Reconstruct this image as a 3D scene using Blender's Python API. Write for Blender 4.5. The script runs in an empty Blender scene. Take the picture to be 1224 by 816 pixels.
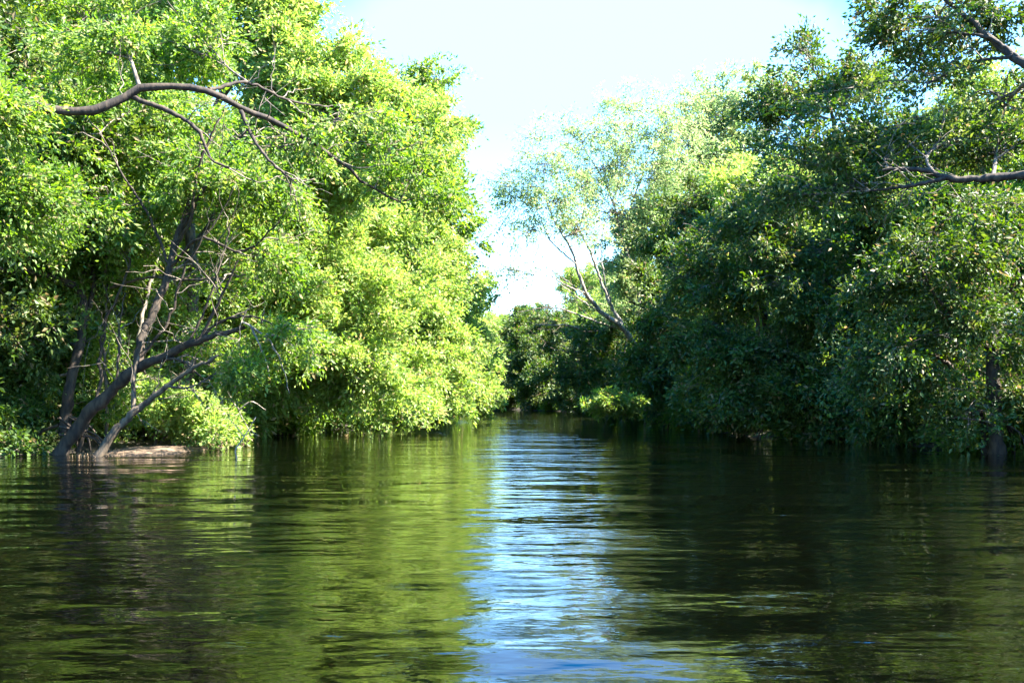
import bpy, math, random
import numpy as np
from mathutils import Vector

# ------------------------------------------------------------------ camera, light, exposure
scene = bpy.context.scene
COL = scene.collection
F, CX, CY, EYE = 1310.0, 612.0, 474.0, 1.5      # focal length and horizon of the 1224 px wide photograph
cam_data = bpy.data.cameras.new("camera")
cam = bpy.data.objects.new("camera", cam_data)
COL.objects.link(cam)
cam.location = (0, 0, EYE)
cam.rotation_euler = (math.radians(90), 0, 0)
cam_data.sensor_width = 36
cam_data.lens = 36 * F / 1224
cam_data.shift_y = (CY - 408) / 1224
cam_data.clip_start = 0.1
cam_data.clip_end = 5000
scene.camera = cam

SUN_EL, SUN_AZ = math.radians(47), math.radians(-7)      # azimuth from +X (right of the picture) towards +Y
sun_data = bpy.data.lights.new("sun", 'SUN')
sun_data.energy = 5.0
sun_data.angle = math.radians(0.5)
sun_data.color = (1.0, 0.95, 0.84)
sun = bpy.data.objects.new("sun", sun_data)
COL.objects.link(sun)
sun_dir = Vector((math.cos(SUN_EL) * math.cos(SUN_AZ), math.cos(SUN_EL) * math.sin(SUN_AZ), math.sin(SUN_EL)))
sun.rotation_euler = sun_dir.to_track_quat('Z', 'Y').to_euler()

scene.view_settings.view_transform = 'Standard'
scene.view_settings.look = 'None'
scene.view_settings.gamma = 1.0
scene.view_settings.exposure = 3.2

world = bpy.data.worlds.new("World")
scene.world = world
world.use_nodes = True
wn, wl = world.node_tree.nodes, world.node_tree.links
wn.clear()
w_out = wn.new('ShaderNodeOutputWorld')
w_bg = wn.new('ShaderNodeBackground')
w_bg.inputs['Strength'].default_value = 0.105
sky = wn.new('ShaderNodeTexSky')
sky.sky_type = 'NISHITA'
sky.sun_disc = False
sky.sun_elevation = SUN_EL
sky.sun_rotation = math.radians(90) - SUN_AZ
sky.altitude = 0
sky.air_density = 1.0
sky.dust_density = 0.4
sky.ozone_density = 4.0
w_tc = wn.new('ShaderNodeTexCoord')
w_sep = wn.new('ShaderNodeSeparateXYZ')
w_map = wn.new('ShaderNodeMapRange')       # thin bright cloud low in the sky, clear blue overhead
w_map.interpolation_type = 'SMOOTHSTEP'
w_map.inputs['From Min'].default_value = 0.31
w_map.inputs['From Max'].default_value = 0.44
w_map.inputs['To Min'].default_value = 0.32
w_map.inputs['To Max'].default_value = 0.0
w_noise = wn.new('ShaderNodeTexNoise')
w_noise.inputs['Scale'].default_value = 2.6
w_noise.inputs['Detail'].default_value = 6
w_add = wn.new('ShaderNodeMath'); w_add.operation = 'MULTIPLY_ADD'
w_add.inputs[1].default_value = 0.56
w_mix = wn.new('ShaderNodeMixRGB')
w_mix.inputs['Color2'].default_value = (2.9, 3.1, 3.3, 1)
wl.new(w_tc.outputs['Generated'], w_sep.inputs[0])
wl.new(w_tc.outputs['Generated'], w_noise.inputs['Vector'])
wl.new(w_noise.outputs['Fac'], w_add.inputs[0])
wl.new(w_sep.outputs['Z'], w_add.inputs[2])
w_sub = wn.new('ShaderNodeMath'); w_sub.operation = 'SUBTRACT'; w_sub.inputs[1].default_value = 0.28
wl.new(w_add.outputs[0], w_sub.inputs[0])
wl.new(w_sub.outputs[0], w_map.inputs['Value'])
wl.new(w_map.outputs[0], w_mix.inputs['Fac'])
w_hs = wn.new('ShaderNodeHueSaturation'); w_hs.inputs['Saturation'].default_value = 1.55; w_hs.inputs['Value'].default_value = 1.0
wl.new(sky.outputs[0], w_hs.inputs['Color'])
wl.new(w_hs.outputs[0], w_mix.inputs['Color1'])
wl.new(w_mix.outputs[0], w_bg.inputs['Color'])
wl.new(w_bg.outputs[0], w_out.inputs[0])

scene.cycles.use_denoising = True
scene.cycles.denoising_input_passes = 'RGB_ALBEDO_NORMAL'
scene.cycles.denoising_prefilter = 'ACCURATE'
scene.cycles.max_bounces = 6
scene.cycles.diffuse_bounces = 4
scene.cycles.glossy_bounces = 3
scene.cycles.transmission_bounces = 4
scene.cycles.sample_clamp_indirect = 6
scene.cycles.caustics_reflective = False
scene.cycles.caustics_refractive = False

# ------------------------------------------------------------------ helpers
rng = np.random.default_rng(11)
random.seed(5)


def P(px, py, d):
    """the point at distance d that the photograph shows at pixel px, py"""
    return np.array([(px - CX) / F * d, d, EYE - (py - CY) / F * d])


def tag(o, label=None, category=None, group=None, kind=None):
    if label: o["label"] = label
    if category: o["category"] = category
    if group: o["group"] = group
    if kind: o["kind"] = kind
    return o


def link(name, data, parent=None, origin=None):
    o = bpy.data.objects.new(name, data)
    COL.objects.link(o)
    if parent is not None:
        o.parent = parent
    return o


def mesh_from(name, verts, faces, mat, n_side, smooth=False, tint=None):
    """verts Nx3, faces MxK (all faces the same size)"""
    me = bpy.data.meshes.new(name)
    nv, nf = len(verts), len(faces)
    me.vertices.add(nv)
    me.vertices.foreach_set("co", np.ascontiguousarray(verts, dtype=np.float32).ravel())
    me.loops.add(nf * n_side)
    me.loops.foreach_set("vertex_index", np.ascontiguousarray(faces, dtype=np.int32).ravel())
    me.polygons.add(nf)
    me.polygons.foreach_set("loop_start", np.arange(0, nf * n_side, n_side, dtype=np.int32))
    me.polygons.foreach_set("use_smooth", np.full(nf, smooth, dtype=bool))
    if tint is not None:
        at = me.attributes.new("tint", 'FLOAT_VECTOR', 'POINT')
        at.data.foreach_set("vector", np.ascontiguousarray(tint, dtype=np.float32).ravel())
    me.materials.append(mat)
    me.update(calc_edges=True)
    return me


def tubes(paths, radii, sides):
    """paths N,K,3 ; radii N,K -> verts, quads"""
    N, K, _ = paths.shape
    t = np.gradient(paths, axis=1)
    t /= np.linalg.norm(t, axis=2, keepdims=True) + 1e-9
    ref = np.where(np.abs(t[..., 2:3]) > 0.9, np.array([1.0, 0, 0]), np.array([0, 0, 1.0]))
    ref = np.broadcast_to(ref[:, :1], t.shape)
    u = np.cross(t, ref); u /= np.linalg.norm(u, axis=2, keepdims=True) + 1e-9
    v = np.cross(t, u)
    a = np.linspace(0, 2 * np.pi, sides, endpoint=False)
    ring = (u[:, :, None, :] * np.cos(a)[None, None, :, None] + v[:, :, None, :] * np.sin(a)[None, None, :, None])
    verts = paths[:, :, None, :] + ring * radii[:, :, None, None]
    idx = np.arange(N * K * sides).reshape(N, K, sides)
    a0, a1 = idx[:, :-1], idx[:, 1:]
    faces = np.stack([a0, np.roll(a0, -1, axis=2), np.roll(a1, -1, axis=2), a1], axis=-1).reshape(-1, 4)
    return verts.reshape(-1, 3), faces


def smooth_path(pts, n):
    pts = np.asarray(pts, float)
    d = np.r_[0, np.cumsum(np.linalg.norm(np.diff(pts, axis=0), axis=1))]
    d /= d[-1]
    s = np.linspace(0, 1, n)
    m = np.gradient(pts, d, axis=0) if len(pts) > 2 else np.tile((pts[-1] - pts[0]) / 1.0, (2, 1))
    out = np.empty((n, 3))
    for k, q in enumerate(s):
        i = min(np.searchsorted(d, q, side='right') - 1, len(pts) - 2)
        h = d[i + 1] - d[i]; u = (q - d[i]) / h
        out[k] = ((2*u**3 - 3*u**2 + 1) * pts[i] + (u**3 - 2*u**2 + u) * h * m[i]
                  + (-2*u**3 + 3*u**2) * pts[i+1] + (u**3 - u**2) * h * m[i+1])
    return out


# ------------------------------------------------------------------ materials
def new_mat(name):
    m = bpy.data.materials.new(name); m.use_nodes = True
    m.node_tree.nodes.clear()
    return m, m.node_tree.nodes, m.node_tree.links


def leaf_mat(name, dark, light, old, trans=0.5, rough=0.52):
    m, n, l = new_mat(name)
    out = n.new('ShaderNodeOutputMaterial')
    at = n.new('ShaderNodeAttribute'); at.attribute_name = "tint"
    sep = n.new('ShaderNodeSeparateXYZ'); l.new(at.outputs['Vector'], sep.inputs[0])
    mix = n.new('ShaderNodeMixRGB'); mix.inputs[1].default_value = (*dark, 1); mix.inputs[2].default_value = (*light, 1)
    l.new(sep.outputs['X'], mix.inputs[0])
    mr = n.new('ShaderNodeMapRange'); mr.inputs['From Min'].default_value = 0.62; mr.inputs['From Max'].default_value = 1.0
    mr.inputs['To Max'].default_value = 0.6; l.new(sep.outputs['Y'], mr.inputs['Value'])
    olive = n.new('ShaderNodeMixRGB'); olive.inputs[2].default_value = (*[0.55 * a + 0.45 * b for a, b in zip(light, old)], 1)
    l.new(mr.outputs[0], olive.inputs[0]); l.new(mix.outputs[0], olive.inputs[1])
    gt = n.new('ShaderNodeMath'); gt.operation = 'GREATER_THAN'; gt.inputs[1].default_value = 0.94
    l.new(sep.outputs['Z'], gt.inputs[0])
    mix2 = n.new('ShaderNodeMixRGB'); mix2.inputs[2].default_value = (*old, 1)
    l.new(gt.outputs[0], mix2.inputs[0]); l.new(olive.outputs[0], mix2.inputs[1])
    pb = n.new('ShaderNodeBsdfPrincipled')
    pb.inputs['Roughness'].default_value = rough
    pb.inputs['IOR'].default_value = 1.45
    l.new(mix2.outputs[0], pb.inputs['Base Color'])
    tr = n.new('ShaderNodeBsdfTranslucent')
    hs = n.new('ShaderNodeHueSaturation'); hs.inputs['Hue'].default_value = 0.492
    hs.inputs['Saturation'].default_value = 1.15; hs.inputs['Value'].default_value = 1.7
    l.new(mix2.outputs[0], hs.inputs['Color']); l.new(hs.outputs[0], tr.inputs[0])
    ms = n.new('ShaderNodeMixShader'); ms.inputs[0].default_value = trans
    l.new(pb.outputs[0], ms.inputs[1]); l.new(tr.outputs[0], ms.inputs[2])
    l.new(ms.outputs[0], out.inputs[0])
    return m


def bark_mat(name, dark, light, scale=9.0):
    m, n, l = new_mat(name)
    out = n.new('ShaderNodeOutputMaterial')
    tc = n.new('ShaderNodeTexCoord')
    mp = n.new('ShaderNodeMapping'); mp.inputs['Scale'].default_value = (1, 1, 0.35)
    l.new(tc.outputs['Object'], mp.inputs[0])
    no = n.new('ShaderNodeTexNoise'); no.inputs['Scale'].default_value = scale; no.inputs['Detail'].default_value = 6
    l.new(mp.outputs[0], no.inputs['Vector'])
    cr = n.new('ShaderNodeValToRGB')
    cr.color_ramp.elements[0].position = 0.38; cr.color_ramp.elements[0].color = (*dark, 1)
    cr.color_ramp.elements[1].position = 0.66; cr.color_ramp.elements[1].color = (*light, 1)
    l.new(no.outputs['Fac'], cr.inputs[0])
    pb = n.new('ShaderNodeBsdfPrincipled'); pb.inputs['Roughness'].default_value = 0.85
    l.new(cr.outputs[0], pb.inputs['Base Color'])
    bp = n.new('ShaderNodeBump'); bp.inputs['Strength'].default_value = 0.7; bp.inputs['Distance'].default_value = 0.03
    l.new(no.outputs['Fac'], bp.inputs['Height']); l.new(bp.outputs[0], pb.inputs['Normal'])
    l.new(pb.outputs[0], out.inputs[0])
    return m


LEAF_LIME = leaf_mat("lime_leaves", (0.110, 0.185, 0.038), (0.265, 0.370, 0.085), (0.34, 0.27, 0.13))
LEAF_MID = leaf_mat("mid_green_leaves", (0.055, 0.120, 0.018), (0.165, 0.265, 0.042), (0.28, 0.23, 0.11))
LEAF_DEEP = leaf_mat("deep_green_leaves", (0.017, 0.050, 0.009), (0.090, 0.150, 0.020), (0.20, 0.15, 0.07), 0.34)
LEAF_YELLOW = leaf_mat("fresh_yellow_leaves", (0.085, 0.150, 0.028), (0.190, 0.270, 0.055), (0.2, 0.16, 0.05), 0.5)
LEAF_PALE = leaf_mat("pale_olive_leaves", (0.14, 0.22, 0.08), (0.28, 0.36, 0.15), (0.36, 0.30, 0.16), 0.5)
BARK_DARK = bark_mat("dark_bark", (0.012, 0.007, 0.004), (0.058, 0.038, 0.022))
BARK_GREY = bark_mat("grey_brown_bark", (0.032, 0.022, 0.013), (0.145, 0.105, 0.068))
BARK_PALE = bark_mat("pale_dry_bark", (0.13, 0.105, 0.08), (0.34, 0.29, 0.23))
TWIG = bark_mat("twig_bark", (0.05, 0.038, 0.027), (0.22, 0.175, 0.13))

# ------------------------------------------------------------------ the river and its banks
BANK_L = np.array([(-60, -400), (-15, -40), (-15, 0), (-16, 16), (-12.9, 27), (-11.5, 30), (-10.0, 35), (-8.6, 48), (-7.0, 63),
                   (-5.0, 93), (-6.5, 110), (-14, 128), (-30, 142), (-60, 155), (-160, 185), (-500, 240)], float)
BANK_R = np.array([(60, -400), (18, -40), (17.5, 0), (16, 18), (14.2, 30), (11.5, 35), (9.2, 42), (8.6, 55), (8.6, 76),
                   (7.0, 100), (3.5, 118), (-2.5, 131), (-14, 148), (-50, 176), (-155, 218), (-500, 280)], float)


def bank_y(poly, x, y):
    return np.interp(y, poly[:, 1], poly[:, 0])


def land_distance(x, y):
    """metres into the land, negative over the river"""
    def dist(poly):
        best = np.full(x.shape, 1e9)
        for a, b in zip(poly[:-1], poly[1:]):
            ab = b - a
            t = np.clip(((x - a[0]) * ab[0] + (y - a[1]) * ab[1]) / (ab @ ab), 0, 1)
            best = np.minimum(best, np.hypot(x - a[0] - t * ab[0], y - a[1] - t * ab[1]))
        return best
    on_left = x < bank_y(BANK_L, x, y)
    on_right = x > bank_y(BANK_R, x, y)
    d = np.minimum(dist(BANK_L), dist(BANK_R))
    return np.where(on_left | on_right, d, -d)


def value_noise(x, y, s, seed=0):
    r = np.random.default_rng(seed)
    g = r.random((256, 256))
    u, v = x / s, y / s
    i, j = np.floor(u).astype(int), np.floor(v).astype(int)
    fu, fv = u - i, v - j
    fu = fu * fu * (3 - 2 * fu); fv = fv * fv * (3 - 2 * fv)
    q = lambda a, b: g[a % 256, b % 256]
    return (q(i, j) * (1 - fu) + q(i + 1, j) * fu) * (1 - fv) + (q(i, j + 1) * (1 - fu) + q(i + 1, j + 1) * fu) * fv


def ground_z(x, y):
    x = np.asarray(x, float); y = np.asarray(y, float)
    d = land_distance(x, y) + (value_noise(x, y, 2.3, 1) - 0.5) * 1.0
    z = np.where(d < 0, np.maximum(-2.2, 0.22 * d), 0.55 * (1 - np.exp(-d / 2.6)))
    return z + (value_noise(x, y, 0.8, 2) - 0.5) * 0.10 + np.where(d > 3, (value_noise(x, y, 7, 3) - 0.3) * 0.35, 0)


def axis(lo, hi, fine_lo, fine_hi, step):
    a = list(np.arange(fine_lo, fine_hi, step))
    s, v = step, fine_hi
    while v < hi:
        a.append(v); s *= 1.25; v += s
    a.append(hi)
    s, v = step, fine_lo
    while v > lo:
        s *= 1.25; v -= s; a.insert(0, max(v, lo))
    return np.array(a)


def grid_mesh(name, xs, ys, zf, mat):
    X, Y = np.meshgrid(xs, ys)
    Z = zf(X, Y)
    v = np.stack([X, Y, Z], -1).reshape(-1, 3)
    i = np.arange(len(v)).reshape(X.shape)
    f = np.stack([i[:-1, :-1], i[:-1, 1:], i[1:, 1:], i[1:, :-1]], -1).reshape(-1, 4)
    return mesh_from(name, v, f, mat, 4, True)


m, n, l = new_mat("mud_and_leaf_litter")
out = n.new('ShaderNodeOutputMaterial'); tc = n.new('ShaderNodeTexCoord')
no = n.new('ShaderNodeTexNoise'); no.inputs['Scale'].default_value = 1.4; no.inputs['Detail'].default_value = 9
l.new(tc.outputs['Object'], no.inputs['Vector'])
cr = n.new('ShaderNodeValToRGB')
for pos, c in ((0.30, (0.018, 0.013, 0.008)), (0.5, (0.045, 0.033, 0.019)), (0.62, (0.030, 0.034, 0.012)), (0.8, (0.11, 0.078, 0.045))):
    e = cr.color_ramp.elements.new(pos); e.color = (*c, 1)
cr.color_ramp.elements.remove(cr.color_ramp.elements[0]); cr.color_ramp.elements.remove(cr.color_ramp.elements[-1])
l.new(no.outputs['Fac'], cr.inputs[0])
pb = n.new('ShaderNodeBsdfPrincipled'); pb.inputs['Roughness'].default_value = 0.8
l.new(cr.outputs[0], pb.inputs['Base Color'])
no2 = n.new('ShaderNodeTexNoise'); no2.inputs['Scale'].default_value = 14; no2.inputs['Detail'].default_value = 6
l.new(tc.outputs['Object'], no2.inputs['Vector'])
bp = n.new('ShaderNodeBump'); bp.inputs['Distance'].default_value = 0.08
l.new(no2.outputs['Fac'], bp.inputs['Height']); l.new(bp.outputs[0], pb.inputs['Normal'])
l.new(pb.outputs[0], out.inputs[0])
MUD = m
ground = link("ground", grid_mesh("ground", axis(-2500, 2500, -34, 34, 0.5), axis(-2500, 2500, 14, 200, 0.6), ground_z, MUD))
tag(ground, "brown muddy forest floor with leaf litter along both river banks", "ground", kind="structure")

m, n, l = new_mat("river_water")
out = n.new('ShaderNodeOutputMaterial'); geo = n.new('ShaderNodeNewGeometry')
pb = n.new('ShaderNodeBsdfPrincipled')
pb.inputs['Base Color'].default_value = (0.0006, 0.0006, 0.0003, 1)
pb.inputs['Roughness'].default_value = 0.03
pb.inputs['IOR'].default_value = 1.33


def water_noise(scale, stretch, detail, rot=0.0, dist=0.0):
    mp = n.new('ShaderNodeMapping'); mp.inputs['Scale'].default_value = (scale * stretch, scale, 1)
    mp.inputs['Rotation'].default_value = (0, 0, rot)
    l.new(geo.outputs['Position'], mp.inputs[0])
    t = n.new('ShaderNodeTexNoise'); t.inputs['Scale'].default_value = 1.0; t.inputs['Detail'].default_value = detail
    t.inputs['Distortion'].default_value = dist
    l.new(mp.outputs[0], t.inputs['Vector'])
    return t


def madd(a, k, b=None):
    q = n.new('ShaderNodeMath'); q.operation = 'MULTIPLY_ADD'
    l.new(a, q.inputs[0]); q.inputs[1].default_value = k
    if b is None: q.inputs[2].default_value = 0
    else: l.new(b, q.inputs[2])
    return q.outputs[0]


big = water_noise(0.55, 0.45, 1.5, 0.12)
mid = water_noise(1.8, 0.45, 2.0, -0.10, 0.3)
fine = water_noise(5.5, 0.55, 2.0, 0.25, 0.2)
patch = water_noise(0.10, 0.6, 2.0, 0.4)
pm = n.new('ShaderNodeMapRange'); pm.inputs['From Min'].default_value = 0.35; pm.inputs['From Max'].default_value = 0.65
pm.inputs['To Min'].default_value = 0.25; pm.inputs['To Max'].default_value = 1.25
l.new(patch.outputs['Fac'], pm.inputs['Value'])
tiny = water_noise(24.0, 0.6, 1.0, -0.3)
h = madd(tiny.outputs['Fac'], 0.0011)
h = madd(fine.outputs['Fac'], 0.0100, h)
h = madd(mid.outputs['Fac'], 0.048, h)
mult = n.new('ShaderNodeMath'); mult.operation = 'MULTIPLY'; l.new(h, mult.inputs[0]); l.new(pm.outputs[0], mult.inputs[1])
h = madd(big.outputs['Fac'], 0.095, mult.outputs[0])
bp = n.new('ShaderNodeBump'); bp.inputs['Strength'].default_value = 1.0; bp.inputs['Distance'].default_value = 1.0
l.new(h, bp.inputs['Height']); l.new(bp.outputs[0], pb.inputs['Normal'])
l.new(pb.outputs[0], out.inputs[0])
WATER = m
river = link("river_water", grid_mesh("river_water", np.linspace(-560, 560, 57), np.linspace(-420, 420, 43),
                                      lambda X, Y: np.zeros_like(X), WATER))
tag(river, "dark rippled river water reflecting green trees and blue sky", "river", kind="structure")


# ------------------------------------------------------------------ tree building
def sample_ball(k):
    v = rng.normal(size=(k, 3)); v /= np.linalg.norm(v, axis=1, keepdims=True)
    return v


def leaf_cloud(centres, crad, n_leaf, size, up=0.55, shape=(1, 1, 0.55), along=None):
    """leaves scattered round each clump centre; returns verts, quads, tint"""
    N = len(centres)
    cid = np.repeat(np.arange(N), n_leaf)
    M = len(cid)
    # leaves sit along short shoots that fan out of each clump centre
    NS = 6
    sd = sample_ball(N * NS).reshape(N, NS, 3) * np.array([1, 1, shape[2]])
    lean = rng.normal(size=(N, 1, 3)) * 0.35
    if along is not None: lean = lean + along[:, None] * 0.9
    sd = sd + lean
    sd /= np.linalg.norm(sd, axis=2, keepdims=True)
    sl = rng.uniform(0.6, 1.5, (N, NS))
    sid = rng.integers(0, NS, M)
    dirs = sd[cid, sid]
    t = rng.random(M) ** 0.75
    reach = t * sl[cid, sid] * crad[cid]
    off = dirs * reach[:, None] + rng.normal(size=(M, 3)) * 0.10 * crad[cid, None]
    off[:, 2] -= 0.35 * reach ** 2 * rng.uniform(0.2, 1.0, N)[cid]
    pos = centres[cid] + off
    ax = dirs + rng.normal(size=(M, 3)) * 0.55
    ax[:, 2] -= 0.12
    ax /= np.linalg.norm(ax, axis=1, keepdims=True)
    nr = rng.normal(size=(M, 3)) * 0.62
    nr[:, 2] += up
    side = np.cross(ax, nr); side /= np.linalg.norm(side, axis=1, keepdims=True) + 1e-9
    nrm = np.cross(side, ax)
    L = size * 1.25 * rng.uniform(0.5, 1.35, M)[:, None]
    W = L * rng.uniform(0.20, 0.27, M)[:, None]
    fold = nrm * W * 0.35
    v = np.empty((M, 4, 3))
    v[:, 0] = pos
    v[:, 1] = pos + ax * L * 0.45 + side * W + fold
    v[:, 2] = pos + ax * L
    v[:, 3] = pos + ax * L * 0.45 - side * W + fold
    f = np.arange(M * 4).reshape(M, 4)
    ctint = np.clip(rng.normal(0.5, 0.22, N), 0, 1)
    t0 = np.clip(ctint[cid] + rng.normal(0, 0.20, M), 0, 1)
    t1 = rng.random(N)[cid]
    t2 = rng.random(M)
    tint = np.repeat(np.stack([t0, t1, t2], -1), 4, axis=0)
    return v.reshape(-1, 3), f, tint


class Wood:
    def __init__(s): s.v, s.f, s.n = [], [], 0
    def add(s, v, f):
        s.v.append(v); s.f.append(f + s.n); s.n += len(v)
    def empty(s): return s.n == 0
    def mesh(s, name, mat): return mesh_from(name, np.concatenate(s.v), np.concatenate(s.f), mat, 4, True)


def stem_points(path, r0, r1, n=34, wob=0.022):
    p = smooth_path(path, n)
    length = np.linalg.norm(np.diff(p, axis=0), axis=1).sum()
    w = rng.normal(size=(n, 3)) * wob * min(length / 6, 1.5); w[0] = 0
    p = p + w
    s = np.linspace(0, 1, n)
    r = r1 + (r0 - r1) * (1 - s) ** 0.85
    r *= 1 + rng.normal(size=n) * 0.08
    return p, r


def blobs_px(spec):
    """(px, py, distance, half width px, half height px[, density]) -> centre, radii, density"""
    out = []
    for b in spec:
        px, py, d, rx, rz = b[:5]
        k = b[5] if len(b) > 5 else 1.0
        a = rx / F * d
        out.append((P(px, py, d), np.array([a, min(max(a, 1.3), 3.6), rz / F * d]), k))
    return out


def build_tree(name, label, category, stems, blobs, leaf, bark, size, group=None, base=None, limbs=(), dens=1.0,
               crad=0.55, roots=0, up=0.55, per=26, shape=(1, 1, 0.6), limb_r=0.05):
    """stems, limbs: lists of (world path, r0, r1); blobs: world (centre, radii, density)"""
    base = np.array(stems[0][0][0] if base is None else base, float)
    root = link(name, None)
    root.location = base
    tag(root, label, category, group)
    pool_p, pool_r = [], []
    for path, r0, r1 in stems:
        p, r = stem_points(path, r0, r1)
        r[0] *= 1.35; r[1] *= 1.12
        w = Wood(); w.add(*tubes((p - base)[None], r[None], 10))
        link("trunk", w.mesh("trunk", bark), root)
        pool_p.append(p); pool_r.append(r)
    for path, r0, r1 in limbs:
        p, r = stem_points(path, r0, r1, 30)
        w = Wood(); w.add(*tubes((p - base)[None], r[None], 8))
        link("limb", w.mesh("limb", bark), root)
        pool_p.append(p); pool_r.append(r)
    if roots:
        w = Wood()
        b = pool_p[0][1]
        for k in range(roots):
            a = rng.uniform(0, 2 * np.pi); q = rng.uniform(0.5, 1.5)
            s = b + np.array([0, 0, rng.uniform(0.3, 1.0)])
            e = np.array([b[0] + math.cos(a) * q, b[1] + math.sin(a) * q, -0.45])
            mdl = (s + e) / 2 + np.array([math.cos(a) * .2, math.sin(a) * .2, 0.35])
            p = smooth_path([s, mdl, e], 9)
            w.add(*tubes((p - base)[None], np.linspace(0.035, 0.02, 9)[None], 5))
        link("prop_roots", w.mesh("prop_roots", bark), root)
    PP = np.concatenate([p[len(p) // 3:] for p in pool_p]); RR = np.concatenate([r[len(r) // 3:] for r in pool_r])
    twigs = Wood(); cen = []; bds = []
    area_leaf = size * size * 0.24
    n_tot = 0
    for p in pool_p:
        n = len(p); m = 5
        at = rng.integers(int(n * .35), n - 1, m)
        tn = p[at + 1] - p[at]; tn /= np.linalg.norm(tn, axis=1, keepdims=True) + 1e-9
        dr = tn * 0.8 + rng.normal(size=(m, 3)) * 0.75 + np.array([0, 0, 0.15]); dr /= np.linalg.norm(dr, axis=1, keepdims=True)
        ln = rng.uniform(0.5, 1.7, m) * size / 0.11
        q = np.linspace(0, 1, 8)[None, :, None]
        kink = np.cumsum(rng.normal(size=(m, 8, 3)), axis=1) * 0.045; kink[:, 0] = 0
        tp = p[at][:, None] + (dr[:, None] * q + kink) * ln[:, None, None]
        twigs.add(*tubes(tp - base, (np.linspace(0.017, 0.004, 8) * size / 0.11)[None].repeat(m, 0), 4))
        f0 = tp[:, 4][:, None]
        d2 = dr + rng.normal(size=(m, 3)) * 0.6
        tp2 = f0 + d2[:, None] * np.linspace(0, 0.5, 5)[None, :, None] * ln[:, None, None] + np.cumsum(rng.normal(size=(m, 5, 3)), axis=1) * 0.02 * (np.arange(5) > 0)[None, :, None]
        twigs.add(*tubes(tp2 - base, (np.linspace(0.010, 0.003, 5) * size / 0.11)[None].repeat(m, 0), 3))
    for c, rad, k in blobs:
        d = np.linalg.norm(PP - c, axis=1) + np.maximum(0, PP[:, 2] - c[2]) * 0.6
        i = int(np.argmin(d)); s = PP[i]
        r_at = min(max(RR[i] * 0.7, 0.02), limb_r)
        sag = np.array([0, 0, 0.12 * np.linalg.norm(c - s)])
        path = smooth_path([s, (s + c) / 2 + sag * rng.uniform(-.2, 1.0) + rng.normal(size=3) * 0.10 * rad, c], 10)
        twigs.add(*tubes((path - base)[None], np.linspace(r_at, r_at * 0.45, 10)[None], 6))
        R = float(np.prod(rad) ** (1 / 3))
        nsub = int(np.clip(14 * R, 14, 46))
        u = sample_ball(nsub)
        u[:, 2] = u[:, 2] * 0.9 - 0.05
        ends = c + u * rad * rng.uniform(0.5, 1.5, nsub)[:, None]
        st = path[rng.integers(4, 10, nsub)]
        q = np.linspace(0, 1, 7)[None, :, None]
        bend = rng.normal(size=(nsub, 1, 3)) * 0.12 * R
        sub = st[:, None] * (1 - q) + ends[:, None] * q + bend * np.sin(np.pi * q) + np.array([0, 0, 0.10 * R]) * np.sin(np.pi * q)
        rr = np.linspace(r_at * 0.42, 0.009, 7)[None].repeat(nsub, 0)
        twigs.add(*tubes(sub - base, rr, 5))
        nb = int(np.clip(2.2 * R, 2, 7))
        u = sample_ball(nb); u[:, 2] = np.abs(u[:, 2]) * 0.7
        be = c + u * rad * rng.uniform(0.9, 1.12, nb)[:, None]
        bs = sub[rng.integers(0, nsub, nb), 2]
        q = np.linspace(0, 1, 9)[None, :, None]
        bb = bs[:, None] * (1 - q) + be[:, None] * q + rng.normal(size=(nb, 1, 3)) * 0.10 * R * np.sin(np.pi * q) + rng.normal(size=(nb, 9, 3)) * 0.02 * R
        twigs.add(*tubes(bb - base, (np.linspace(0.022, 0.006, 9) * size / 0.11)[None].repeat(nb, 0), 4))
        # clumps along the outer part of every sub-branch
        surf = 4 * math.pi * ((rad[0]*rad[1])**1.6 / 3 + (rad[0]*rad[2])**1.6 / 3 + (rad[1]*rad[2])**1.6 / 3) ** (1/1.6)
        want = surf * 1.7 * k * dens / (area_leaf * per)
        nc = int(max(want, 3))
        j = rng.integers(0, nsub, nc); tt = 1 - rng.random(nc) ** 1.5 * 0.75
        a0 = np.clip(tt * 6, 0, 5.999); ia = a0.astype(int); fa = (a0 - ia)[:, None]
        on = sub[j, ia] * (1 - fa) + sub[j, ia + 1] * fa
        cc = on + sample_ball(nc) * R * 0.22 * rng.random(nc)[:, None] ** 0.8 + np.array([0, 0, -0.04])
        nt = min(nc, 260)
        q3 = np.linspace(0, 1, 3)[None, :, None]
        tw = on[:nt, None] * (1 - q3) + cc[:nt, None] * q3
        twigs.add(*tubes(tw - base, np.array([0.009, 0.006, 0.003])[None].repeat(nt, 0) * (size / 0.11), 3))
        cen.append(cc)
        bdir = sub[j, 6] - sub[j, 3]; bdir /= np.linalg.norm(bdir, axis=1, keepdims=True) + 1e-9; bds.append(bdir)
    cen = np.concatenate(cen) if cen else np.zeros((0, 3))
    bds = np.concatenate(bds) if bds else None
    if len(cen):
        low = cen[:, 2] < 0.12
        cen[low, 2] = 0.12 + rng.random(low.sum()) * 0.5
        link("branches", twigs.mesh("branches", TWIG if bark is not BARK_PALE else BARK_GREY), root)
        v, f, t = leaf_cloud(cen - base, np.full(len(cen), crad) * rng.uniform(0.6, 1.3, len(cen)), per, size, up, shape, bds)
        link("crown", mesh_from("crown", v, f, leaf, 4, False, t), root)
        n_tot = len(f)
    STATS.append((name, n_tot))
    return root


STATS = []


def copy_tree(src, loc, rz, sc, label, group):
    r = src.copy(); COL.objects.link(r)
    r.location = loc; r.rotation_euler = (0, 0, rz); r.scale = sc
    tag(r, label, None, group)
    for ch in list(src.children):
        c = ch.copy(); COL.objects.link(c); c.parent = r
    return r


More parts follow.
